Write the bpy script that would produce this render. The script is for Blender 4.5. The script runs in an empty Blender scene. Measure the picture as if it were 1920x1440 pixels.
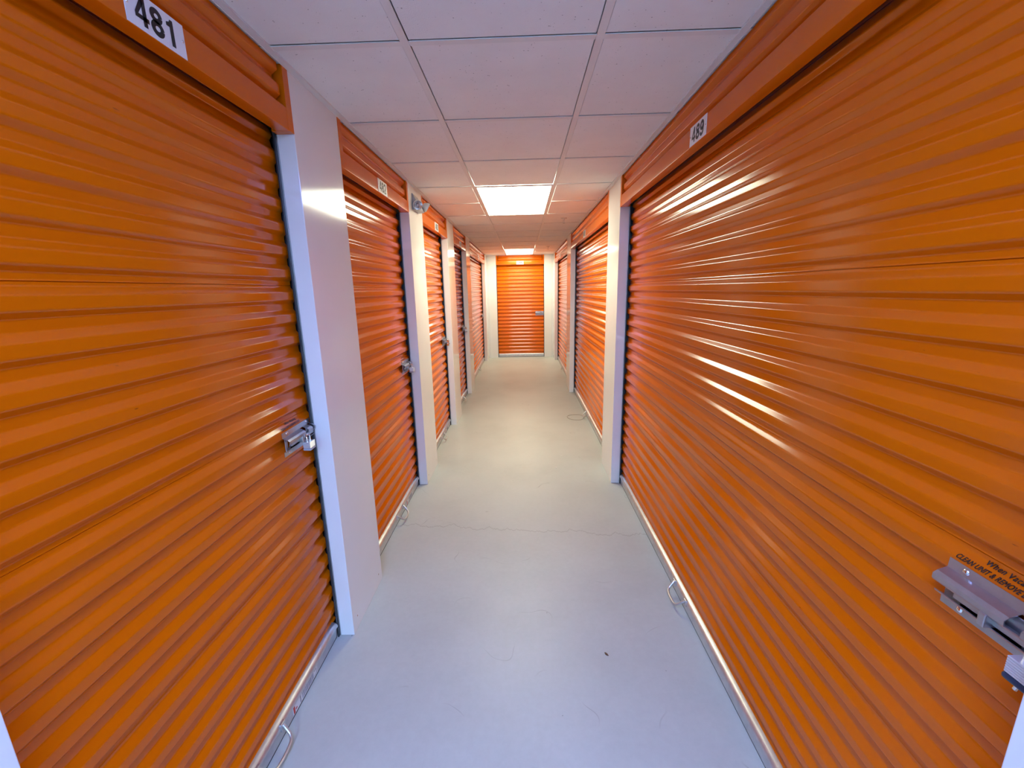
import bpy, bmesh, math, random
from mathutils import Vector, Matrix, noise

# ------------------------------------------------------------------ camera, world, lights, exposure
scene = bpy.context.scene
col = scene.collection
A, B, H = 0.7804, 0.6789, 2.248          # left face x=-A, right face x=B, ceiling height
CAM = Vector((0, 0, 1.51))
RX = Vector((0.9995072380, 0.0242034905, -0.0199868008))
UY = Vector((0.0142022903, 0.2191288215, 0.9755925658))
FW = Vector((-0.0279924294, 0.9753956893, -0.2186770982))
cam_data = bpy.data.cameras.new('camera')
cam_data.sensor_width = 36.0
cam_data.lens = 14.756
cam_data.clip_start = 0.02
cam = bpy.data.objects.new('camera', cam_data)
col.objects.link(cam)
cam.matrix_world = Matrix(((RX.x, UY.x, -FW.x, CAM.x), (RX.y, UY.y, -FW.y, CAM.y), (RX.z, UY.z, -FW.z, CAM.z), (0, 0, 0, 1)))
scene.camera = cam

world = bpy.data.worlds.new('world')
scene.world = world
world.use_nodes = True
world.node_tree.nodes['Background'].inputs[0].default_value = (0.05, 0.05, 0.06, 1)
world.node_tree.nodes['Background'].inputs[1].default_value = 0.3

CORRIDOR_LAMP = ((0.95, 1.0, 0.75), 18.8)     # colour, strength of the corridor panels
MOUTH_LAMP = ((0.30, 0.38, 1.0), 31.0)       # cooler panel over the corridor mouth
AISLE_LAMP = ((0.35, 0.65, 1.0), 88.0)       # cool panel farther back in the cross aisle
scene.view_settings.view_transform = 'Standard'
scene.view_settings.look = 'None'
scene.view_settings.gamma = 1.0
scene.view_settings.exposure = 0.0
scene.view_settings.use_curve_mapping = False

# ------------------------------------------------------------------ helpers
def tag(o, label=None, cat=None, group=None, kind=None):
    if label: o['label'] = label
    if cat: o['category'] = cat
    if group: o['group'] = group
    if kind: o['kind'] = kind
    return o

def empty(name, loc=(0, 0, 0), rz=0.0):
    o = bpy.data.objects.new(name, None)
    col.objects.link(o)
    o.location = loc
    o.rotation_euler = (0, 0, rz)
    o.empty_display_size = 0.1
    return o

def link(name, bm, mat, parent=None, smooth=False, angle=0.6):
    me = bpy.data.meshes.new(name)
    bmesh.ops.recalc_face_normals(bm, faces=bm.faces[:])
    bm.to_mesh(me)
    bm.free()
    me.materials.append(mat)
    if smooth:
        for p in me.polygons: p.use_smooth = True
        me.set_sharp_from_angle(angle=angle)
    o = bpy.data.objects.new(name, me)
    col.objects.link(o)
    if parent: o.parent = parent
    return o

def bx(bm, x0, x1, y0, y1, z0, z1, bev=0.0, seg=2):
    t = bmesh.new()
    vs = [t.verts.new((x, y, z)) for x in (x0, x1) for y in (y0, y1) for z in (z0, z1)]
    for f in ((0, 1, 3, 2), (4, 6, 7, 5), (0, 4, 5, 1), (2, 3, 7, 6), (0, 2, 6, 4), (1, 5, 7, 3)):
        t.faces.new([vs[i] for i in f])
    if bev > 0:
        bmesh.ops.bevel(t, geom=t.edges[:] + t.verts[:], offset=bev, segments=seg, profile=0.5, affect='EDGES')
    merge(bm, t)

def merge(bm, t, mat=None):
    if mat is not None: t.transform(mat)
    me = bpy.data.meshes.new('tmp')
    t.to_mesh(me)
    t.free()
    bm.from_mesh(me)
    bpy.data.meshes.remove(me)

def tube(bm, pts, r, n=10, closed=False):
    pts = [Vector(p) for p in pts]
    m = len(pts)
    rings = []
    prev = None
    for i, p in enumerate(pts):
        if closed: d = (pts[(i + 1) % m] - pts[i - 1])
        else: d = pts[min(i + 1, m - 1)] - pts[max(i - 1, 0)]
        d.normalize()
        if prev is None:
            ref = Vector((0, 0, 1)) if abs(d.z) < 0.9 else Vector((1, 0, 0))
            n1 = d.cross(ref).normalized()
        else:
            n1 = (prev - d * prev.dot(d)).normalized()
        prev = n1
        n2 = d.cross(n1)
        rr = r[i] if isinstance(r, (list, tuple)) else r
        rings.append([bm.verts.new(p + n1 * (math.cos(2 * math.pi * k / n) * rr) + n2 * (math.sin(2 * math.pi * k / n) * rr)) for k in range(n)])
    for i in range(m if closed else m - 1):
        a, b = rings[i], rings[(i + 1) % m]
        for k in range(n):
            bm.faces.new((a[k], a[(k + 1) % n], b[(k + 1) % n], b[k]))
    if not closed:
        bm.faces.new(rings[0])
        bm.faces.new(rings[-1])

def lathe(bm, prof, n=24, mat=None):
    t = bmesh.new()
    rings = []
    for r, z in prof:
        if r < 1e-6: rings.append([t.verts.new((0, 0, z))])
        else: rings.append([t.verts.new((r * math.cos(2 * math.pi * k / n), r * math.sin(2 * math.pi * k / n), z)) for k in range(n)])
    for a, b in zip(rings, rings[1:]):
        if len(a) == 1 and len(b) == 1: continue
        for k in range(n):
            k2 = (k + 1) % n
            if len(a) == 1: t.faces.new((a[0], b[k], b[k2]))
            elif len(b) == 1: t.faces.new((a[k], a[k2], b[0]))
            else: t.faces.new((a[k], a[k2], b[k2], b[k]))
    merge(bm, t, mat)

def extrude_profile(bm, prof, u0, u1, closed=True):
    """prof: list of (y, z); swept along local x from u0 to u1"""
    a = [bm.verts.new((u0, y, z)) for y, z in prof]
    b = [bm.verts.new((u1, y, z)) for y, z in prof]
    n = len(prof)
    for i in range(n if closed else n - 1):
        j = (i + 1) % n
        bm.faces.new((a[i], a[j], b[j], b[i]))
    if closed:
        bm.faces.new(a)
        bm.faces.new(list(reversed(b)))

def round_profile(pr, r, n=3):
    out = []
    m = len(pr)
    for i in range(m):
        p0, p, p1 = (Vector(pr[i - 1]), Vector(pr[i]), Vector(pr[(i + 1) % m]))
        a = p0 - p; b = p1 - p
        d = min(r, a.length * 0.45, b.length * 0.45)
        s_ = p + a.normalized() * d; e_ = p + b.normalized() * d
        for k in range(n + 1):
            t = k / n
            q_ = s_ * (1 - t) ** 2 + p * 2 * t * (1 - t) + e_ * t * t
            out.append((q_.x, q_.y))
    return out

def smooth_path(pts, sub=8):
    pts = [Vector(p) for p in pts]
    out = []
    for i in range(len(pts) - 1):
        p0 = pts[max(i - 1, 0)]; p1 = pts[i]; p2 = pts[i + 1]; p3 = pts[min(i + 2, len(pts) - 1)]
        for k in range(sub):
            t = k / sub
            out.append(0.5 * ((2 * p1) + (p2 - p0) * t + (2 * p0 - 5 * p1 + 4 * p2 - p3) * t * t + (3 * p1 - p0 - 3 * p2 + p3) * t ** 3))
    out.append(pts[-1])
    return out

# ------------------------------------------------------------------ materials
def new_mat(name):
    m = bpy.data.materials.new(name)
    m.use_nodes = True
    nt = m.node_tree
    return m, nt, nt.nodes['Principled BSDF']

def noise_node(nt, scale, detail=4, rough=0.5, coord=None, dim='3D'):
    n = nt.nodes.new('ShaderNodeTexNoise')
    n.inputs['Scale'].default_value = scale
    n.inputs['Detail'].default_value = detail
    n.inputs['Roughness'].default_value = rough
    if coord is not None: nt.links.new(coord, n.inputs['Vector'])
    return n

def obj_coord(nt):
    return nt.nodes.new('ShaderNodeNewGeometry').outputs['Position']

def ramp(nt, fac, stops):
    r = nt.nodes.new('ShaderNodeValToRGB')
    el = r.color_ramp.elements
    while len(el) < len(stops): el.new(0.5)
    for e, (p, c) in zip(el, stops):
        e.position = p
        e.color = c if len(c) == 4 else (*c, 1)
    nt.links.new(fac, r.inputs['Fac'])
    return r.outputs['Color']

def math_node(nt, op, a, b=None, c=None):
    n = nt.nodes.new('ShaderNodeMath')
    n.operation = op
    for i, v in enumerate((a, b, c)):
        if v is None: continue
        if isinstance(v, (int, float)): n.inputs[i].default_value = v
        else: nt.links.new(v, n.inputs[i])
    return n.outputs[0]

def bump(nt, bsdf, height, strength=0.2, dist=0.002):
    b = nt.nodes.new('ShaderNodeBump')
    b.inputs['Strength'].default_value = strength
    b.inputs['Distance'].default_value = dist
    nt.links.new(height, b.inputs['Height'])
    nt.links.new(b.outputs['Normal'], bsdf.inputs['Normal'])

def simple(name, color, rough=0.5, metal=0.0, spec=0.5, bump_scale=None, bump_strength=0.1, var=0.0):
    m, nt, p = new_mat(name)
    p.inputs['Base Color'].default_value = (*color, 1)
    p.inputs['Roughness'].default_value = rough
    p.inputs['Metallic'].default_value = metal
    p.inputs['Specular IOR Level'].default_value = spec
    if var > 0:
        n = noise_node(nt, 9, 5, 0.6, obj_coord(nt))
        lo = tuple(c * (1 - var) for c in color); hi = tuple(min(1, c * (1 + var)) for c in color)
        nt.links.new(ramp(nt, n.outputs['Fac'], [(0.3, lo), (0.7, hi)]), p.inputs['Base Color'])
    if bump_scale:
        n = noise_node(nt, bump_scale, 3, 0.5, obj_coord(nt))
        bump(nt, p, n.outputs['Fac'], bump_strength, 0.001)
    return m

def make_orange():
    m, nt, p = new_mat('orange_paint')
    pos = obj_coord(nt)
    n = noise_node(nt, 3.0, 4, 0.55, pos)
    c = ramp(nt, n.outputs['Fac'], [(0.3, (0.65, 0.132, 0.001)), (0.7, (0.69, 0.142, 0.001))])
    # small dark scuffs
    mp = nt.nodes.new('ShaderNodeMapping'); mp.inputs['Scale'].default_value = (1, 1, 3.5)
    nt.links.new(pos, mp.inputs['Vector'])
    s = noise_node(nt, 26, 2, 0.5, mp.outputs['Vector'])
    f = ramp(nt, s.outputs['Fac'], [(0.79, (0, 0, 0)), (0.83, (1, 1, 1))])
    mix = nt.nodes.new('ShaderNodeMix'); mix.data_type = 'RGBA'
    nt.links.new(f, mix.inputs['Factor']); nt.links.new(c, mix.inputs['A'])
    mix.inputs['B'].default_value = (0.35, 0.06, 0.003, 1)
    nt.links.new(mix.outputs['Result'], p.inputs['Base Color'])
    p.inputs['Roughness'].default_value = 0.14
    p.inputs['Specular IOR Level'].default_value = 0.33
    w = noise_node(nt, 4.0, 1, 0.3, pos)
    bump(nt, p, w.outputs['Fac'], 0.05, 0.002)
    return m

def make_white_panel():
    m, nt, p = new_mat('white_painted_steel')
    pos = obj_coord(nt)
    n = noise_node(nt, 2.2, 3, 0.5, pos)
    nt.links.new(ramp(nt, n.outputs['Fac'], [(0.3, (0.79, 0.785, 0.77)), (0.7, (0.83, 0.825, 0.81))]), p.inputs['Base Color'])
    p.inputs['Roughness'].default_value = 0.11
    p.inputs['Specular IOR Level'].default_value = 0.6
    w = noise_node(nt, 2.5, 1, 0.3, pos)
    bump(nt, p, w.outputs['Fac'], 0.03, 0.002)
    return m

def make_tile():
    m, nt, p = new_mat('ceiling_tile')
    pos = obj_coord(nt)
    base = noise_node(nt, 5, 4, 0.6, pos)
    c = ramp(nt, base.outputs['Fac'], [(0.3, (0.80, 0.79, 0.79)), (0.7, (0.85, 0.84, 0.84))])
    v = nt.nodes.new('ShaderNodeTexVoronoi'); v.inputs['Scale'].default_value = 75
    nt.links.new(pos, v.inputs['Vector'])
    sel = noise_node(nt, 40, 2, 0.5, pos)
    d = math_node(nt, 'ADD', v.outputs['Distance'], math_node(nt, 'MULTIPLY', sel.outputs['Fac'], 0.55))
    f = ramp(nt, d, [(0.30, (0.45, 0.45, 0.45)), (0.36, (1, 1, 1))])
    mix = nt.nodes.new('ShaderNodeMix'); mix.data_type = 'RGBA'; mix.blend_type = 'MULTIPLY'
    mix.inputs['Factor'].default_value = 1
    nt.links.new(c, mix.inputs['A']); nt.links.new(f, mix.inputs['B'])
    nt.links.new(mix.outputs['Result'], p.inputs['Base Color'])
    p.inputs['Roughness'].default_value = 0.9
    p.inputs['Specular IOR Level'].default_value = 0.2
    b = noise_node(nt, 260, 3, 0.6, pos)
    bump(nt, p, b.outputs['Fac'], 0.35, 0.0015)
    return m

def make_floor():
    m, nt, p = new_mat('sealed_concrete')
    pos = obj_coord(nt)
    big = noise_node(nt, 1.3, 6, 0.6, pos)
    c = ramp(nt, big.outputs['Fac'], [(0.25, (0.45, 0.465, 0.43)), (0.5, (0.515, 0.53, 0.49)), (0.75, (0.555, 0.57, 0.53))])
    fine = noise_node(nt, 38, 6, 0.7, pos)
    fc = ramp(nt, fine.outputs['Fac'], [(0.3, (0.93, 0.93, 0.93)), (0.7, (1, 1, 1))])
    mx = nt.nodes.new('ShaderNodeMix'); mx.data_type = 'RGBA'; mx.blend_type = 'MULTIPLY'; mx.inputs['Factor'].default_value = 1
    nt.links.new(c, mx.inputs['A']); nt.links.new(fc, mx.inputs['B'])
    # sparse dark specks
    v = nt.nodes.new('ShaderNodeTexVoronoi'); v.inputs['Scale'].default_value = 9
    nt.links.new(pos, v.inputs['Vector'])
    pick = noise_node(nt, 6, 1, 0.5, pos)
    d = math_node(nt, 'ADD', v.outputs['Distance'], math_node(nt, 'MULTIPLY', pick.outputs['Fac'], 0.14))
    sp = ramp(nt, d, [(0.08, (0.25, 0.23, 0.2)), (0.095, (1, 1, 1))])
    m2 = nt.nodes.new('ShaderNodeMix'); m2.data_type = 'RGBA'; m2.blend_type = 'MULTIPLY'; m2.inputs['Factor'].default_value = 0.55
    nt.links.new(mx.outputs['Result'], m2.inputs['A']); nt.links.new(sp, m2.inputs['B'])
    # scuffs: thin iso-lines of a warped noise, masked
    sc = noise_node(nt, 2.3, 2, 0.5, pos)
    line = math_node(nt, 'ABSOLUTE', math_node(nt, 'SUBTRACT', sc.outputs['Fac'], 0.53))
    msk = noise_node(nt, 4.5, 2, 0.5, pos)
    mk = ramp(nt, msk.outputs['Fac'], [(0.58, (0, 0, 0)), (0.68, (1, 1, 1))])
    ln = ramp(nt, line, [(0.0, (1, 1, 1)), (0.0035, (0, 0, 0))])
    f1 = math_node(nt, 'MULTIPLY', mk, ln)
    f1 = math_node(nt, 'MULTIPLY', f1, 0.5)
    # hairline crack across the slab
    sep = nt.nodes.new('ShaderNodeSeparateXYZ'); nt.links.new(pos, sep.inputs[0])
    cn = noise_node(nt, 5.0, 8, 0.68, None)
    cx = nt.nodes.new('ShaderNodeCombineXYZ'); nt.links.new(sep.outputs['X'], cx.inputs['X'])
    nt.links.new(cx.outputs[0], cn.inputs['Vector'])
    path = math_node(nt, 'ADD', math_node(nt, 'MULTIPLY', math_node(nt, 'SUBTRACT', cn.outputs['Fac'], 0.5), 0.30), math_node(nt, 'MULTIPLY_ADD', sep.outputs['X'], -0.085, 2.43))
    dist = math_node(nt, 'ABSOLUTE', math_node(nt, 'SUBTRACT', sep.outputs['Y'], path))
    ck = ramp(nt, dist, [(0.0, (1, 1, 1)), (0.0042, (0, 0, 0))])
    f2 = math_node(nt, 'MULTIPLY', ck, 0.6)
    f = math_node(nt, 'MAXIMUM', f1, f2)
    m3 = nt.nodes.new('ShaderNodeMix'); m3.data_type = 'RGBA'
    nt.links.new(f, m3.inputs['Factor']); nt.links.new(m2.outputs['Result'], m3.inputs['A'])
    m3.inputs['B'].default_value = (0.17, 0.15, 0.13, 1)
    nt.links.new(m3.outputs['Result'], p.inputs['Base Color'])
    rr = ramp(nt, fine.outputs['Fac'], [(0.3, (0.36, 0.36, 0.36)), (0.7, (0.5, 0.5, 0.5))])
    nt.links.new(rr, p.inputs['Roughness'])
    bump(nt, p, fine.outputs['Fac'], 0.12, 0.002)
    return m

def make_galv(name, color, rough):
    m, nt, p = new_mat(name)
    pos = obj_coord(nt)
    n = noise_node(nt, 30, 4, 0.6, pos)
    lo = tuple(c * 0.82 for c in color)
    nt.links.new(ramp(nt, n.outputs['Fac'], [(0.3, lo), (0.7, color)]), p.inputs['Base Color'])
    p.inputs['Metallic'].default_value = 0.85
    p.inputs['Roughness'].default_value = rough
    bump(nt, p, n.outputs['Fac'], 0.1, 0.001)
    return m

def make_emit(name, color, strength):
    m, nt, p = new_mat(name)
    p.inputs['Base Color'].default_value = (0.9, 0.9, 0.9, 1)
    p.inputs['Emission Color'].default_value = (*color, 1)
    p.inputs['Emission Strength'].default_value = strength
    return m

ORANGE = make_orange()
WHITE = make_white_panel()
TILE = make_tile()
FLOOR = make_floor()
GRID = simple('white_grid_metal', (0.74, 0.73, 0.73), 0.45)
GALV = make_galv('galvanised_steel', (0.68, 0.68, 0.68), 0.38)
LATCH = make_galv('latch_steel', (0.52, 0.50, 0.49), 0.32)
CHROME = simple('bright_steel', (0.82, 0.82, 0.82), 0.16, 1.0)
BLACK = simple('black_rubber', (0.012, 0.012, 0.014), 0.6)
TRACK = simple('dark_track_steel', (0.03, 0.035, 0.04), 0.4, 0.3)
SIGN = simple('white_sign_plastic', (0.80, 0.80, 0.80), 0.35, bump_scale=120, bump_strength=0.02)
INK = simple('black_ink', (0.006, 0.006, 0.008), 0.45)
DARKINK = simple('dark_brown_ink', (0.045, 0.012, 0.004), 0.5)
RED = simple('red_print', (0.55, 0.05, 0.03), 0.5)
PAPER = simple('label_paper', (0.78, 0.78, 0.78), 0.45)
GREYBAR = simple('grey_print', (0.33, 0.33, 0.36), 0.5)
BUMPER = simple('navy_vinyl', (0.012, 0.03, 0.06), 0.3)
LAMPBODY = simple('white_plastic', (0.72, 0.72, 0.70), 0.35)
LAMPGREY = simple('grey_plastic', (0.38, 0.38, 0.42), 0.4)
UNLIT = simple('unlit_unit_interior', (0.05, 0.045, 0.04), 0.9)
WIRE = simple('pale_wire', (0.36, 0.32, 0.26), 0.4, 0.2)
LOCKSTEEL = simple('brushed_lock_steel', (0.72, 0.74, 0.76), 0.34, 0.6)
LEAF = simple('dry_leaf', (0.13, 0.07, 0.03), 0.8, var=0.3)
SCRAP = simple('white_paper_scrap', (0.85, 0.83, 0.78), 0.7, var=0.05)
LIT_WARM = make_emit('corridor_diffuser', *CORRIDOR_LAMP)
LIT_COOL = make_emit('mouth_diffuser', *MOUTH_LAMP)
LIT_AISLE = make_emit('aisle_diffuser', *AISLE_LAMP)

# ------------------------------------------------------------------ large structure
BACK = -4.2           # back wall of the cross aisle behind the camera
YE = 9.516            # end wall
bm = bmesh.new(); bx(bm, -2.8, 2.8, BACK - 0.1, YE + 0.6, -0.12, 0.0)
tag(link('floor', bm, FLOOR), 'pale grey sealed concrete floor with a hairline crack', 'floor', kind='structure')

XL, XR, TW = -0.347, 0.245, 0.592
ROW0, T = 1.4695, 0.6096
GW = 0.012
light_cells = {(0, 3), (0, 4), (0, 11), (0, 12), (0, -4), (0, -3), (0, -8), (0, -7)}
rows = range(-10, 15)
colx = [-2.8, XL - 3 * TW, XL - 2 * TW, XL - TW, XL, XR, XR + TW, XR + 2 * TW, XR + 3 * TW, 2.8]
bm = bmesh.new()
for k in rows:
    y0 = ROW0 + T * k; y1 = y0 + T
    if y0 > YE + 0.1: continue
    for i in range(len(colx) - 1):
        if i == 4 and (0, k) in light_cells: continue
        if y0 > 0.5 and not 3 <= i <= 5: continue
        bx(bm, colx[i] + GW + 0.001, colx[i + 1] - GW - 0.001, y0 + GW + 0.001, y1 - GW - 0.001, H + 0.0045, H + 0.02, 0.002, 1)
ceil = tag(link('ceiling', bm, TILE), 'suspended ceiling of white fissured tiles', 'ceiling', kind='structure')
bm = bmesh.new()
for x in colx[1:-1]:
    bx(bm, x - GW, x + GW, BACK, (YE + 0.02) if abs(x) < 0.9 and x in (XL, XR) else 0.6, H, H + 0.003)
for k in rows:
    y0 = ROW0 + T * k
    if y0 > YE: continue
    if y0 < 0.5: xs = list(zip(colx[:-1], colx[1:]))
    else: xs = [(-A - 0.05, XL), (XL, XR), (XR, B + 0.05)]
    for x0, x1 in xs:
        if (x0, x1) == (XL, XR) and (0, k) in light_cells and (0, k - 1) in light_cells: continue
        bx(bm, x0 + GW, x1 - GW, y0 - GW, y0 + GW, H + 0.0008, H + 0.0035)
bx(bm, -2.9, 2.9, BACK - 0.1, YE + 0.7, H + 0.06, H + 0.10)       # deck above the tiles
link('ceiling_grid', bm, GRID, ceil)
for n, (x0, x1) in enumerate(((-A, -A + 0.022), (B - 0.022, B))):
    bm = bmesh.new()
    bx(bm, x0, x1, 0.08, YE, H - 0.0025, H + 0.004)
    xw = -A if n == 0 else B
    bx(bm, min(xw, xw + (0.002 if n == 0 else -0.002)), max(xw, xw + (0.002 if n == 0 else -0.002)), 0.08, YE, H - 0.004, H + 0.006)
    tag(link('trim_%d' % (n + 1), bm, GRID), '%s wall angle trim along the ceiling edge' % ('left', 'right')[n], 'ceiling trim', kind='structure')
bm = bmesh.new(); bx(bm, -A, B, YE - 0.018, YE, H - 0.0025, H + 0.004)
tag(link('trim_3', bm, GRID), 'wall angle trim above the far end door', 'ceiling trim', kind='structure')

JD = 0.062   # depth of the white jambs
def wall_panel(name, side, y0, y1, label):
    bm = bmesh.new()
    if side == 'L': bx(bm, -A - JD, -A, y0, y1, 0.0015, H + 0.004, 0.0018, 2)
    else: bx(bm, B, B + JD, y0, y1, 0.0015, H + 0.004, 0.0018, 2)
    o = tag(link(name, bm, WHITE), label, 'wall', kind='structure')
    # J-trim along both vertical edges and screw heads low on the face
    for k, ye in enumerate((y0, y1)):
        t = bmesh.new()
        s = 1 if k == 0 else -1
        xo = -A - JD if side == 'L' else B + JD
        sx = -1 if side == 'L' else 1
        bx(t, min(xo, xo + sx * 0.004), max(xo, xo + sx * 0.004), min(ye, ye + s * 0.03), max(ye, ye + s * 0.03), 0.0, 2.05)
        link('jamb_edge', t, GALV, o)
    t = bmesh.new()
    xf, sx = (-A, 1) if side == 'L' else (B, -1)
    for yy in (y0 + 0.05, y1 - 0.05):
        lathe(t, [(0.0, 0.0015), (0.003, 0.001), (0.004, 0.0)], 10, Matrix.Translation((xf, yy, 0.06)) @ Matrix.Rotation(sx * math.pi / 2, 4, 'Y'))
    link('screw', t, CHROME, o)
    return o
LP = [(0.08, 0.482), (1.5855, 1.9738), (3.0918, 3.4997), (4.6153, 5.032), (6.1143, 6.544), (9.0872, YE)]
RP = [(0.08, 0.486), (3.0944, 3.4974), (6.1156, 6.5853), (9.0702, YE)]
lpl = ['white wall panel at the lower left corner, before door 481', 'white wall panel between doors 481 and 482, with the lamp reflection',
       'white wall panel between doors 482 and 483 carrying the emergency light', 'white wall panel between doors 483 and 484',
       'white wall panel between doors 484 and 485', 'white wall panel between door 485 and the far wall']
rpl = ['white wall panel at the lower right corner, before door 489', 'white wall panel between doors 489 and 488',
       'white wall panel between doors 488 and 487', 'white wall panel between door 487 and the far wall']
for (y0, y1), l in zip(LP, lpl): wall_panel('wall_left', 'L', y0, y1, l)
for (y0, y1), l in zip(RP, rpl): wall_panel('wall_right', 'R', y0, y1, l)
EX0, EX1 = -0.571, 0.481
for n, (x0, x1) in enumerate(((-A, EX0), (EX1, B))):
    bm = bmesh.new(); bx(bm, x0, x1, YE, YE + JD, 0, H + 0.004, 0.0018, 2)
    o = tag(link('wall_end', bm, WHITE), 'white wall panel %s of the far end door' % ('left', 'right')[n], 'wall', kind='structure')
    t = bmesh.new(); xs = x0 + 0.03 if n == 0 else x1 - 0.03
    bx(t, xs - 0.001, xs + 0.001, YE - 0.0006, YE, 0, H)
    link('panel_seam', t, GREYBAR, o)
# shells behind the doors so that no light leaks in, and the cross aisle behind the camera
for nm, (x0, x1, y0, y1) in (('wall_left_rear', (-1.35, -1.30, 0.14, YE + 0.6)), ('wall_right_rear', (1.2, 1.25, 0.14, YE + 0.6)), ('wall_end_rear', (-1.35, 1.25, YE + 0.6, YE + 0.65))):
    bm = bmesh.new(); bx(bm, x0, x1, y0, y1, 0, H + 0.06)
    tag(link(nm, bm, UNLIT), 'unlit rear wall of the storage units', 'wall', kind='structure')
for nm, (x0, x1, y0, y1), l in (('wall_aisle_left', (-2.8, -A, 0.08, 0.14), 'white wall of the cross aisle left of the corridor mouth'),
                                ('wall_aisle_right', (B, 2.8, 0.08, 0.14), 'white wall of the cross aisle right of the corridor mouth'),
                                ('wall_back', (-2.8, 2.8, BACK - 0.06, BACK), 'white back wall of the cross aisle'),
                                ('wall_far_left', (-2.86, -2.8, BACK, 0.14), 'white left end wall of the cross aisle'),
                                ('wall_far_right', (2.8, 2.86, BACK, 0.14), 'white right end wall of the cross aisle')):
    bm = bmesh.new()
    if nm == 'wall_aisle_left': bx(bm, x0, -A - JD - 0.001, y0, y1, 0, H)
    elif nm == 'wall_aisle_right': bx(bm, B + JD + 0.001, x1, y0, y1, 0, H)
    else: bx(bm, x0, x1, y0, y1, 0, H)
    tag(link(nm, bm, WHITE), l, 'wall', kind='structure')

# ------------------------------------------------------------------ roll-up doors
PITCH, ZG, DEP = 0.0805, 1.0815, 0.0150
YC = 0.0795           # depth of the curtain's front-most ridges behind the wall face
def raw_depth(z):
    p = ((z - ZG) / PITCH) % 1.0
    if p < 0.09: d = 0.5 - p / 0.18
    elif p < 0.41: d = 0.0
    elif p < 0.63: d = (p - 0.41) / 0.22
    elif p < 0.91: d = 1.0
    else: d = 1.0 - (p - 0.91) / 0.18
    return d
def curtain_y(z):
    s = 0.0; w = 0.0
    for k in range(-4, 5):
        g = math.exp(-(k / 2.6) ** 2)
        s += g * raw_depth(z + k * 0.0007); w += g
    y = YC + DEP * s / w
    if z > 1.985: y += (z - 1.985) ** 2 * 2.2
    return y
SEAMS = (0.578, 1.0605, 1.5425)

def text_mesh(body, size, bold, extrude, align='CENTER', shear=0.0, spacing=1.0):
    cu = bpy.data.curves.new('txt', 'FONT')
    cu.body = body; cu.size = size; cu.offset = bold; cu.extrude = extrude
    cu.align_x = align; cu.align_y = 'CENTER'; cu.shear = shear; cu.space_character = spacing
    o = bpy.data.objects.new('txt', cu)
    col.objects.link(o)
    dg = bpy.context.evaluated_depsgraph_get()
    dg.update()
    me = bpy.data.meshes.new_from_object(o.evaluated_get(dg))
    bm = bmesh.new(); bm.from_mesh(me)
    bpy.data.objects.remove(o); bpy.data.curves.remove(cu); bpy.data.meshes.remove(me)
    return bm

def stroke(pts, w):
    """flat quad strip of width w along a centre line; returns quads"""
    P = [Vector((p[0], p[1])) for p in pts]
    L, R = [], []
    for i, p in enumerate(P):
        d = (P[min(i + 1, len(P) - 1)] - P[max(i - 1, 0)]).normalized()
        n = Vector((-d.y, d.x)) * w / 2
        L.append(p + n); R.append(p - n)
    return [[L[i], R[i], R[i + 1], L[i + 1]] for i in range(len(P) - 1)]

def arc(cx, cy, rx, ry, a0, a1, n=20):
    return [(cx + rx * math.cos(math.radians(a0 + (a1 - a0) * k / n)), cy + ry * math.sin(math.radians(a0 + (a1 - a0) * k / n))) for k in range(n + 1)]

def digit_faces(ch):
    """heavy grotesque figures, 1.0 tall and about 0.6 wide"""
    w = 0.20
    if ch == '1':
        return [[Vector(p) for p in ((0.24, 0), (0.43, 0), (0.43, 1.0), (0.28, 1.0))], [Vector(p) for p in ((0.24, 0), (0.28, 1.0), (0.24, 0.90), (0.24, 0.70))],
                [Vector(p) for p in ((0.08, 0.70), (0.24, 0.70), (0.24, 0.90), (0.08, 0.83))]]
    if ch == '4':
        return [[Vector(p) for p in ((0.33, 0), (0.51, 0), (0.51, 1.0), (0.33, 1.0))], [Vector(p) for p in ((0.0, 0.20), (0.61, 0.20), (0.61, 0.37), (0.0, 0.37))],
                [Vector(p) for p in ((0.0, 0.37), (0.15, 0.37), (0.42, 0.80), (0.36, 1.0), (0.33, 1.0))]]
    if ch == '7':
        return [[Vector(p) for p in ((0.02, 0.83), (0.58, 0.83), (0.58, 1.0), (0.02, 1.0))]] + stroke([(0.49, 0.86), (0.34, 0.58), (0.25, 0.3), (0.21, 0.0)], w * 1.1)
    if ch == '8':
        return stroke(arc(0.30, 0.735, 0.195, 0.18, 0, 360, 28), w) + stroke(arc(0.30, 0.28, 0.215, 0.195, 0, 360, 28), w)
    if ch == '9':
        return stroke(arc(0.29, 0.68, 0.205, 0.235, 0, 360, 28), w) + stroke([(0.495, 0.68), (0.49, 0.45)] + arc(0.27, 0.33, 0.22, 0.245, 20, -165, 16), w)
    if ch == '6':
        return [[Vector((0.6 - v.x, 1 - v.y)) for v in f] for f in digit_faces('9')]
    if ch == '2':
        return stroke(arc(0.29, 0.70, 0.205, 0.215, 175, -25, 18) + [(0.40, 0.46), (0.22, 0.28), (0.10, 0.09)], w) + [[Vector(p) for p in ((0.0, 0), (0.57, 0), (0.57, 0.17), (0.02, 0.17))]]
    if ch == '3':
        return stroke(arc(0.28, 0.725, 0.195, 0.19, 165, -85, 18), w) + stroke(arc(0.28, 0.285, 0.22, 0.20, 90, -165, 18), w)
    if ch == '5':
        return stroke(arc(0.28, 0.32, 0.225, 0.235, 140, -160, 20), w) + [[Vector(p) for p in ((0.10, 0.83), (0.53, 0.83), (0.53, 1.0), (0.10, 1.0))]] + stroke([(0.18, 0.95), (0.12, 0.47)], w)
    return stroke(arc(0.30, 0.5, 0.21, 0.41, 0, 360, 30), w)

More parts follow.
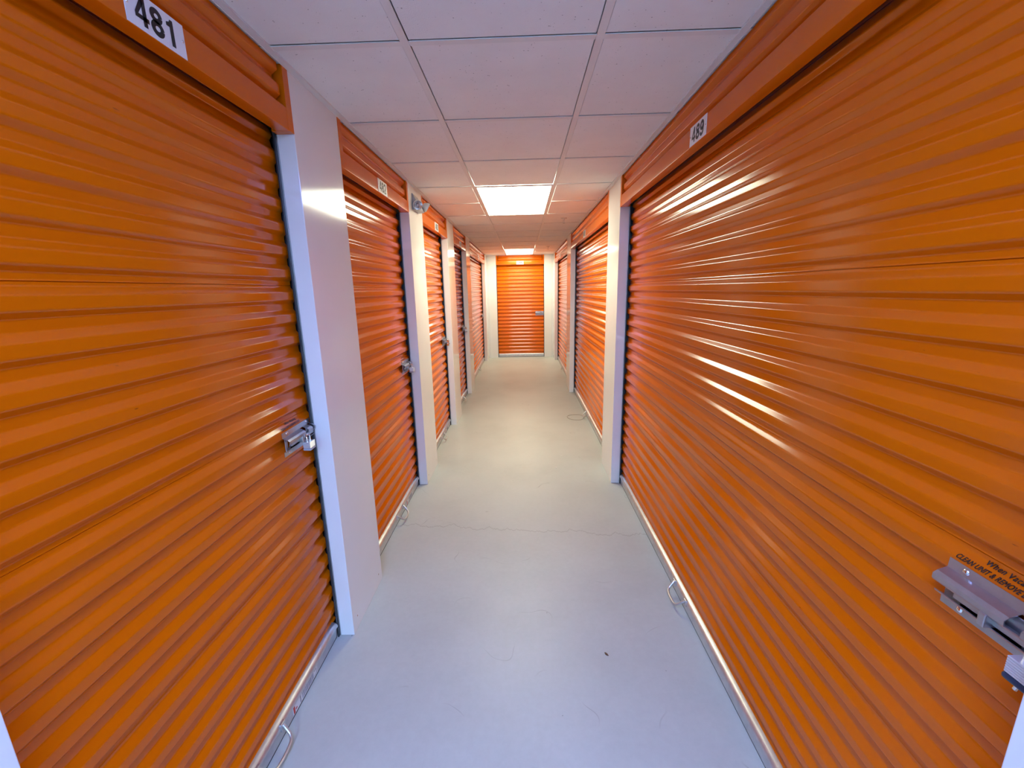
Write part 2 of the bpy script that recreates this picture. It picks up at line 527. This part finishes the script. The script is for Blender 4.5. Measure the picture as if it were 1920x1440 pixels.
def number_mesh(n, h):
    bm = bmesh.new()
    step, wid = 0.70, 0.60
    tot = step * (len(n) - 1) + wid
    for i, ch in enumerate(n):
        for k, f in enumerate(digit_faces(ch)):
            bm.faces.new([bm.verts.new(((v.x + i * step - tot / 2) * h, (v.y - 0.5) * h, 0.0)) for v in f])
    return bm

def curtain(W, parent):
    bm = bmesh.new()
    zs = []
    z = 0.076
    while z < 2.19:
        zs.append(z); z += 0.0023
    prof = []
    for z in zs: prof.append((curtain_y(z), z))
    for s in SEAMS:                       # folded seam between two sheets
        y = curtain_y(s)
        prof += [(y - 0.0012, s + 0.0008), (y + 0.0025, s + 0.0003), (y + 0.0025, s - 0.0003), (curtain_y(s - 0.0012), s - 0.0012)]
        prof = [p for p in prof if not (abs(p[1] - s) < 0.0019 and p not in prof[-4:])]
    prof.sort(key=lambda p: p[1])
    us = [-0.02, 0.012] + [0.012 + (W - 0.024) * k / 6 for k in range(1, 7)] + [W + 0.02]
    grid = [[bm.verts.new((u, y, z)) for y, z in prof] for u in us]
    for a, b in zip(grid, grid[1:]):
        for i in range(len(prof) - 1):
            bm.faces.new((a[i], b[i], b[i + 1], a[i + 1]))
    return link('curtain', bm, ORANGE, parent, smooth=True, angle=1.2)

def rivet(bm, x, y, z, r=0.006, h=0.004):
    """dome facing local -y"""
    lathe(bm, [(0.0, h), (r * 0.55, h * 0.85), (r * 0.9, h * 0.4), (r, 0.0)], 14, Matrix.Translation((x, y, z)) @ Matrix.Rotation(math.pi / 2, 4, 'X'))

def latch(W, parent):
    """hood plate with two slots, slide bolt and lower flange"""
    u0, u1 = W - 0.196, W - 0.006
    L = empty('latch'); L.parent = parent
    # hood: bent sheet, with two rectangular windows cut through the bend
    prof = [(0.0775, 1.030), (0.0765, 1.011), (0.060, 1.0045), (0.053, 0.999), (0.053, 0.990), (0.0555, 0.986)]
    th = 0.0016
    cuts = [u0, u0 + 0.115, u0 + 0.137, u0 + 0.168, u0 + 0.184, u1]
    bm = bmesh.new()
    def sheet(a, b, pr):
        back = [(y + th, z - th * 0.5) for y, z in reversed(pr)]
        extrude_profile(bm, pr + back, a, b)
    for i in range(5):
        if i in (1, 3): sheet(cuts[i], cuts[i + 1], prof[:2]); sheet(cuts[i], cuts[i + 1], prof[-2:])
        else: sheet(cuts[i], cuts[i + 1], prof)
    link('hood_plate', bm, LATCH, L)
    # web plate against the curtain with an oblong window
    bm = bmesh.new()
    bx(bm, u0 + 0.006, u0 + 0.022, 0.074, 0.0765, 0.955, 1.005, 0.001, 1)
    bx(bm, u0 + 0.034, u0 + 0.128, 0.074, 0.0765, 0.957, 1.005, 0.001, 1)
    bx(bm, u0 + 0.152, u1, 0.074, 0.0765, 0.957, 1.005, 0.001, 1)
    bx(bm, u0 + 0.02, u1, 0.074, 0.0765, 0.957, 0.967)
    link('back_plate', bm, LATCH, L)
    # lower flange
    bm = bmesh.new()
    pr = [(0.0775, 0.940), (0.0765, 0.957), (0.064, 0.962), (0.0615, 0.966)]
    back = [(y + th, z + th * 0.4) for y, z in reversed(pr)]
    extrude_profile(bm, pr + back, u0, u1)
    link('lower_flange', bm, LATCH, L)
    # slide bolt with finger tab
    bm = bmesh.new()
    bx(bm, u0 + 0.03, u1 + 0.001, 0.064, 0.071, 0.971, 0.984, 0.0015, 2)
    bx(bm, u0 + 0.082, u0 + 0.094, 0.050, 0.072, 0.966, 0.990, 0.002, 2)
    link('slide_bolt', bm, LATCH, L)
    bm = bmesh.new()
    for (x, z) in ((u0 + 0.030, 1.0205), (u0 + 0.168, 1.0225), (u0 + 0.034, 0.949), (u0 + 0.160, 0.949)):
        rivet(bm, x, 0.0772, z, 0.0058, 0.0035)
    link('rivet', bm, CHROME, L, smooth=True)
    return L

def handle(u, parent):
    bm = bmesh.new()
    pts = smooth_path([(u - 0.07, 0.066, 0.066), (u - 0.066, 0.055, 0.060), (u - 0.058, 0.036, 0.040), (u - 0.04, 0.026, 0.030), (u, 0.024, 0.027),
                       (u + 0.04, 0.026, 0.030), (u + 0.058, 0.036, 0.040), (u + 0.066, 0.055, 0.060), (u + 0.07, 0.066, 0.066)], 5)
    tube(bm, pts, 0.0052, 10)
    h = link('pull_handle', bm, GALV, parent, smooth=True)
    bm = bmesh.new()
    for s in (-0.07, 0.07):
        bx(bm, u + s - 0.012, u + s + 0.012, 0.062, 0.072, 0.046, 0.076, 0.002, 2)
        rivet(bm, u + s, 0.062, 0.052, 0.004, 0.002)
    link('handle_bracket', bm, GALV, h)

def barcode(u, parent, seed, w=0.18):
    r = random.Random(seed)
    bm = bmesh.new(); bx(bm, u, u + w, 0.0717, 0.0740, 0.016, 0.047)
    lb = link('sticker', bm, PAPER, parent)
    bm = bmesh.new()
    bx(bm, u + 0.002, u + 0.012, 0.0712, 0.0717, 0.018, 0.045)
    bx(bm, u + 0.016, u + 0.026, 0.0712, 0.0717, 0.024, 0.030)
    link('red_mark', bm, RED, lb)
    bm = bmesh.new()
    bx(bm, u + 0.048, u + 0.054, 0.0712, 0.0717, 0.018, 0.045)
    x = u + 0.064
    while x < u + w - 0.03:
        ww = r.choice((0.0012, 0.002, 0.003))
        bx(bm, x, x + ww, 0.0712, 0.0717, 0.019, 0.044)
        x += ww + r.choice((0.0012, 0.0022, 0.003))
    bx(bm, u + w - 0.024, u + w - 0.006, 0.0712, 0.0717, 0.020, 0.022)
    bx(bm, u + w - 0.024, u + w - 0.006, 0.0712, 0.0717, 0.040, 0.042)
    bx(bm, u + w - 0.008, u + w - 0.006, 0.0712, 0.0717, 0.020, 0.042)
    link('printed_bars', bm, GREYBAR, lb)

def warning_text(W, parent):
    cx_ = W - 0.128
    for name, body, size, z, dx, spc in (('vacating_text', 'When Vacating,', 0.0115, 1.0505, 0.014, 1.12), ('vacating_text', 'CLEAN UNIT & REMOVE LOCK', 0.0098, 1.0385, 0.0, 1.0)):
        t = bmesh.new()
        for ox, oy in ((0, 0), (0.0005, 0), (-0.0005, 0), (0, 0.0003), (0, -0.0003)):      # heavy face
            merge(t, text_mesh(body, size, 0.0, 0.0, shear=0.25, spacing=spc * 1.03), Matrix.Translation((ox, oy, 0)))
        for v in t.verts:
            x, yy = v.co.x, v.co.y
            zz = z + yy
            v.co = (cx_ + dx + x * 0.90, curtain_y(zz) - 0.0022, zz)
        link(name, t, DARKINK, parent)

def header(W, parent):
    bw = 0.034
    bm = bmesh.new()
    prof = [(0.045, 2.050), (0.0, 2.050), (0.0, 2.120), (0.024, 2.123), (0.026, 2.125), (0.003, 2.122), (0.003, 2.0525), (0.045, 2.0525)]
    extrude_profile(bm, round_profile(prof, 0.0016, 4), bw - 0.002, W - bw + 0.002)
    link('header_fascia', bm, ORANGE, parent, smooth=True, angle=0.7)
    bm = bmesh.new()
    prof = [(0.022, 2.1235), (0.030, 2.126), (0.030, 2.138), (0.010, 2.154), (0.009, 2.184), (0.030, 2.200), (0.030, 2.212), (0.010, 2.226), (0.009, H),
            (0.05, H), (0.05, 2.1235)]
    extrude_profile(bm, round_profile(prof, 0.0028, 4), bw + 0.010, W - bw - 0.010)
    link('header_panel', bm, ORANGE, parent, smooth=True, angle=0.7)
    for u0, u1, s in ((0.0, bw, 1), (W - bw, W, -1)):
        bm = bmesh.new()
        bx(bm, u0, u1, -0.0012, 0.060, 2.0495, H, 0.0008, 1)
        ux = u0 + 0.005 if s == 1 else u1 - 0.005
        rivet(bm, (u0 + u1) / 2, -0.0012, 2.075, 0.003, 0.001)
        link('header_bracket', bm, ORANGE, parent)

def number_sign(n, parent, W, label):
    """plate screwed to the header; top-level, placed from its door's frame"""
    M = parent.matrix_basis
    cu = W / 2
    bm = bmesh.new(); bx(bm, -0.0775, 0.0775, -0.0014, 0.0, -0.0355, 0.0355, 0.0004, 1)
    root = empty('number_sign')
    root.matrix_world = Matrix.Translation(M @ Vector((cu, -0.0003, 2.0865))) @ Matrix.Rotation(parent.rotation_euler.z, 4, 'Z')
    tag(root, label, 'number sign', 'unit number signs on the door headers')
    link('plate', bm, SIGN, root)
    t = number_mesh(n, 0.051)
    for v in t.verts:
        x, yy, zz = v.co
        v.co = (x * 1.08, -0.0018, yy * 1.04)
    link('number', t, INK, root)
    for sx in (-1, 1):
        bm = bmesh.new()
        lathe(bm, [(0.0, 0.0018), (0.002, 0.0014), (0.0032, 0.0)], 12, Matrix.Translation((sx * 0.071, -0.0014, 0.0)) @ Matrix.Rotation(math.pi / 2, 4, 'X'))
        link('screw', bm, CHROME, root, smooth=True)
    return root

def padlock(door, W, style, label, du=0.052, zz=0.958, sc=1.0):
    M = Matrix.Translation(door.location) @ Matrix.Rotation(door.rotation_euler.z, 4, 'Z')
    loc = M @ Vector((W - du, 0.040, zz))
    root = empty('padlock', loc, door.rotation_euler.z)
    root.scale = (sc, sc, sc)
    tag(root, label, 'padlock', 'padlocks hanging from the door latches')
    if style == 'disc':
        bm = bmesh.new()
        lathe(bm, [(0.0, -0.013), (0.028, -0.013), (0.034, -0.008), (0.034, 0.008), (0.028, 0.013), (0.0, 0.013)], 28, Matrix.Rotation(math.pi / 2, 4, 'X'))
        link('lock_body', bm, CHROME, root, smooth=True)
        bm = bmesh.new(); lathe(bm, [(0.0, 0.0155), (0.006, 0.015), (0.008, 0.013)], 14, Matrix.Translation((0, 0, -0.006)) @ Matrix.Rotation(math.pi / 2, 4, 'X'))
        link('keyway', bm, BLACK, root)
    else:
        bm = bmesh.new()
        n = 7
        for k in range(n):                          # laminated steel plates
            z0 = -0.014 + k * 0.0042
            bx(bm, -0.024, 0.024, -0.017, 0.017, z0, z0 + 0.0038, 0.0009, 1)
        link('lock_body', bm, LOCKSTEEL, root)
        bm = bmesh.new(); bx(bm, -0.026, 0.026, -0.019, 0.019, -0.026, -0.0145, 0.005, 3)
        link('lock_bumper', bm, BUMPER if style == 'navy' else LAMPGREY, root, smooth=True)
        if style == 'navy':
            bm = bmesh.new(); tube(bm, [(-0.012, 0.0, -0.025), (-0.016, -0.001, -0.042)], 0.0035, 10)
            link('key', bm, CHROME, root, smooth=True)
    top = 0.034
    bm = bmesh.new()
    sh = [(-0.014, 0, 0.012), (-0.014, 0.0, 0.034), (-0.010, 0.004, 0.043), (0.0, 0.006, 0.0465), (0.010, 0.004, 0.043), (0.014, 0.0, 0.034), (0.014, 0, 0.012)]
    tube(bm, smooth_path(sh, 5), 0.0034, 8)
    link('shackle', bm, CHROME, root, smooth=True)
    return root

doors = {}
def roll_door(idx, unit, side, p0, p1, label, lock=None, sticker=None, lbl_sign=None, latch_on=True, handle_on=True, dz=0.0):
    W = p1 - p0
    if side == 'L': loc, rz = (-A, p0, 0), math.pi / 2
    elif side == 'R': loc, rz = (B, p1, 0), -math.pi / 2
    else: loc, rz = (p0, YE, 0), 0.0
    d = empty('door_%d' % idx, loc, rz)
    tag(d, label, 'roll-up door', 'orange roll-up doors', 'structure')
    header(W, d)
    curtain(W, d)
    # guide tracks behind the jambs
    for u0, u1 in ((-0.05, 0.010), (W - 0.010, W + 0.05)):
        bm = bmesh.new()
        bx(bm, u0, u1, 0.0665, 0.0715, 0.0, 2.06)
        bx(bm, u0 if u0 < 0 else u1 - 0.004, u0 + 0.004 if u0 < 0 else u1, 0.066, 0.12, 0.0, 2.06)
        link('guide_track', bm, TRACK, d)
    # bottom bar with rubber sweep
    bm = bmesh.new()
    pr = [(0.0735, 0.010), (0.0725, 0.050), (0.068, 0.053), (0.0655, 0.058), (0.0655, 0.064), (0.068, 0.070), (0.073, 0.075), (0.080, 0.079), (0.100, 0.082), (0.100, 0.010)]
    extrude_profile(bm, pr, 0.012, W - 0.012)
    bar = link('bottom_bar', bm, GALV, d, smooth=True, angle=0.5)
    bm = bmesh.new(); bx(bm, 0.012, W - 0.012, 0.0765, 0.092, 0.0, 0.012)
    link('rubber_sweep', bm, BLACK, d)
    if handle_on: handle(W / 2 - (0.0 if side == 'R' else -0.03), d)
    if latch_on:
        latch(W, d)
        warning_text(W, d)
    if sticker is not None: barcode(sticker, d, unit)
    if lbl_sign: number_sign(str(unit), d, W, lbl_sign)
    if lock: padlock(d, W, *lock)
    doors[unit] = d
    return d

def seg(P, i): return P[i][1], P[i + 1][0]
y0, y1 = seg(LP, 0)
roll_door(1, 481, 'L', y0, y1, 'orange roll-up door of unit 481, nearest on the left', ('plain', 'silver padlock on the latch of the nearest left door, 481', 0.094, 0.953, 0.80), 1.205 - y0, 'white plate reading 481 with two screws, at the upper left')
y0, y1 = seg(LP, 1)
roll_door(2, 482, 'L', y0, y1, 'orange roll-up door of unit 482, second on the left', ('plain', 'silver padlock on the latch of the second left door, 482', 0.070, 0.955, 0.85), 2.735 - y0, 'white plate reading 482 above the second door on the left')
y0, y1 = seg(LP, 2)
roll_door(3, 483, 'L', y0, y1, 'bright orange roll-up door of unit 483, just past the emergency light', ('disc', 'round steel disc lock on the latch of door 483'), 4.30 - y0, 'white plate reading 483 just past the emergency light')
y0, y1 = seg(LP, 3)
roll_door(4, 484, 'L', y0, y1, 'dark looking narrow roll-up door of unit 484, fourth on the left', ('plain', 'small silver padlock on the fourth left door, 484'), None, 'small plate reading 484 above the fourth door on the left')
y0, y1 = seg(LP, 4)
roll_door(5, 485, 'L', y0, y1, 'wide orange roll-up door of unit 485, farthest on the left', None, None, 'small plate reading 485 above the farthest left door')
roll_door(6, 486, 'E', EX0, EX1, 'orange roll-up door of unit 486 closing the far end', None, None, 'small plate reading 486 above the far end door')
y0, y1 = seg(RP, 2)
roll_door(7, 487, 'R', y0, y1, 'wide orange roll-up door of unit 487, farthest on the right', None, None, 'small plate reading 487 above the farthest right door')
y0, y1 = seg(RP, 1)
roll_door(8, 488, 'R', y0, y1, 'wide orange roll-up door of unit 488, second on the right', None, None, 'white plate reading 488 above the second door on the right')
y0, y1 = seg(RP, 0)
roll_door(9, 489, 'R', y0, y1, 'wide orange roll-up door of unit 489, nearest on the right', ('navy', 'laminated padlock with navy bumper at the lower right edge', 0.022, 0.960, 0.95), None, 'white plate reading 489 at the upper right')
# small white sticker low on the bar of door 489
bm = bmesh.new(); bx(bm, y1 - 0.99, y1 - 0.955, 0.0717, 0.0740, 0.018, 0.046)
st = link('sticker', bm, PAPER, doors[489])
bm = bmesh.new(); bx(bm, y1 - 0.978, y1 - 0.969, 0.0712, 0.0717, 0.026, 0.038)
link('printed_mark', bm, INK, st)

# ------------------------------------------------------------------ ceiling lights
def ceiling_light(k0, mat, label, xl=XL, xr=XR):
    y0 = ROW0 + T * k0; y1 = y0 + 2 * T
    root = empty('ceiling_light', ((xl + xr) / 2, (y0 + y1) / 2, H))
    tag(root, label, 'ceiling light', 'recessed ceiling light panels')
    hx, hy = (xr - xl) / 2 - GW, (y1 - y0) / 2 - GW
    bm = bmesh.new()
    fw = 0.010
    for s in (-1, 1):
        bx(bm, min(s * hx, s * (hx - fw)), max(s * hx, s * (hx - fw)), -hy, hy, -0.001, 0.008)
        bx(bm, -hx + fw, hx - fw, min(s * hy, s * (hy - fw)), max(s * hy, s * (hy - fw)), -0.001, 0.008)
    link('light_frame', bm, GRID, root)
    bm = bmesh.new()
    bx(bm, -hx + fw, hx - fw, -hy + fw, hy - fw, 0.002, 0.006)
    link('diffuser', bm, mat, root)
    return root
ceiling_light(3, LIT_WARM, 'bright rectangular ceiling light panel, the nearer one')
ceiling_light(11, LIT_WARM, 'bright ceiling light panel near the far end door')
ceiling_light(-4, LIT_COOL, 'cool white ceiling light panel over the corridor mouth, above the camera')

ceiling_light(-8, LIT_AISLE, 'cool ceiling light panel farther back in the cross aisle')

# ------------------------------------------------------------------ sprinklers
def sprinkler(x, y, label):
    r = empty('sprinkler', (x, y, H))
    tag(r, label, 'sprinkler', 'ceiling sprinklers')
    bm = bmesh.new(); lathe(bm, [(0.0, -0.006), (0.012, -0.006), (0.030, -0.003), (0.034, 0.004), (0.0, 0.004)], 24)
    link('escutcheon', bm, GALV, r, smooth=True)
    bm = bmesh.new(); lathe(bm, [(0.0, -0.022), (0.007, -0.020), (0.009, -0.012), (0.010, -0.004)], 14)
    for s in (-1, 1): tube(bm, [(s * 0.007, 0, -0.018), (s * 0.010, 0, -0.030), (s * 0.004, 0, -0.044), (0, 0, -0.048)], 0.0018, 6)
    link('sprinkler_frame', bm, GALV, r)
    bm = bmesh.new(); lathe(bm, [(0.0, -0.0505), (0.014, -0.051), (0.014, -0.0495), (0.0, -0.0485)], 18)
    link('deflector', bm, LATCH, r)
sprinkler(0.455, 4.80, 'small pendent sprinkler beside the nearer ceiling light')
sprinkler(0.466, 7.81, 'small pendent sprinkler beside the far ceiling light')

# ------------------------------------------------------------------ emergency light
E0 = empty('emergency_light', (-A, 3.28, 2.12))
tag(E0, 'small two-headed emergency light on the white panel past door 482', 'emergency light')
bm = bmesh.new()
prof = [(0.0, 0.080), (0.006, 0.078), (0.050, -0.018), (0.048, -0.030), (0.0, -0.034)]   # (x outward, z)
a = [bm.verts.new((x, -0.085, z)) for x, z in prof]; b = [bm.verts.new((x, 0.085, z)) for x, z in prof]
for i in range(5): bm.faces.new((a[i], a[(i + 1) % 5], b[(i + 1) % 5], b[i]))
bm.faces.new(a); bm.faces.new(list(reversed(b)))
bmesh.ops.bevel(bm, geom=bm.edges[:], offset=0.003, segments=2, affect='EDGES')
link('housing', bm, LAMPGREY, E0, smooth=True)
def lamp_head(y, x, z, aim):
    q_ = Vector(aim).to_track_quat('Z', 'Y').to_matrix().to_4x4()
    bm = bmesh.new()
    lathe(bm, [(0.0, -0.030), (0.016, -0.026), (0.030, -0.008), (0.034, 0.006), (0.034, 0.012), (0.030, 0.012)], 26, Matrix.Translation((x, y, z)) @ q_)
    h = link('lamp_head', bm, LAMPBODY, E0, smooth=True)
    bm = bmesh.new()
    lathe(bm, [(0.030, 0.011), (0.022, -0.003), (0.010, -0.010), (0.0, -0.012)], 26, Matrix.Translation((x, y, z)) @ q_)
    link('reflector', bm, CHROME, h, smooth=True)
    bm = bmesh.new()
    lathe(bm, [(0.0, 0.004), (0.006, 0.001), (0.007, -0.008)], 12, Matrix.Translation((x, y, z)) @ q_)
    link('bulb', bm, LAMPBODY, h, smooth=True)
lamp_head(-0.095, 0.042, -0.004, (0.35, -0.85, -0.38))
lamp_head(0.075, 0.066, 0.010, (0.75, 0.35, -0.45))

# ------------------------------------------------------------------ loose things on the floor
bm = bmesh.new()
cx0, cy0 = 0.615, 4.845
pts = []
rng = random.Random(4)
for k in range(40):
    t = 2 * math.pi * k / 40
    rx, ry = 0.098, 0.115
    pts.append((cx0 + rx * math.cos(t) * (1 + 0.05 * math.sin(3 * t)), cy0 + ry * math.sin(t) * (1 + 0.06 * math.cos(2 * t)), 0.0022 + 0.002 * (1 + math.sin(2 * t))))
tube(bm, pts, 0.0024, 6, closed=True)
tag(link('wire_loop', bm, WIRE, smooth=True), 'thin pale wire loop on the floor by door 488', 'wire loop')
def fleck(name, x, y, sx, sy, mat, label, cat, seed, group=None, hgt=0.004):
    r = random.Random(seed)
    bm = bmesh.new()
    n = 9
    top = [bm.verts.new((math.cos(2 * math.pi * k / n) * sx * r.uniform(.7, 1.1), math.sin(2 * math.pi * k / n) * sy * r.uniform(.7, 1.1), hgt * r.uniform(.5, 1))) for k in range(n)]
    bot = [bm.verts.new((v.co.x * .9, v.co.y * .9, 0.0)) for v in top]
    c = bm.verts.new((0, 0, hgt * 1.1))
    for k in range(n):
        bm.faces.new((top[k], top[(k + 1) % n], c))
        bm.faces.new((bot[k], bot[(k + 1) % n], top[(k + 1) % n], top[k]))
    bm.faces.new(list(reversed(bot)))
    o = link(name, bm, mat)
    o.location = (x, y, 0.0)
    o.rotation_euler.z = r.uniform(0, 3)
    tag(o, label, cat, group)
fleck('leaf_fragment', 0.333, 1.489, 0.005, 0.011, LEAF, 'small brown leaf fragment on the near floor', 'leaf', 1)
fleck('paper_scrap', 0.271, 3.396, 0.008, 0.006, SCRAP, 'tiny white scrap on the floor, nearer the camera', 'scrap', 2, 'white scraps on the floor')
fleck('paper_scrap', 0.341, 3.657, 0.007, 0.005, SCRAP, 'tiny white scrap on the floor, farther and closer to door 488', 'scrap', 3, 'white scraps on the floor')
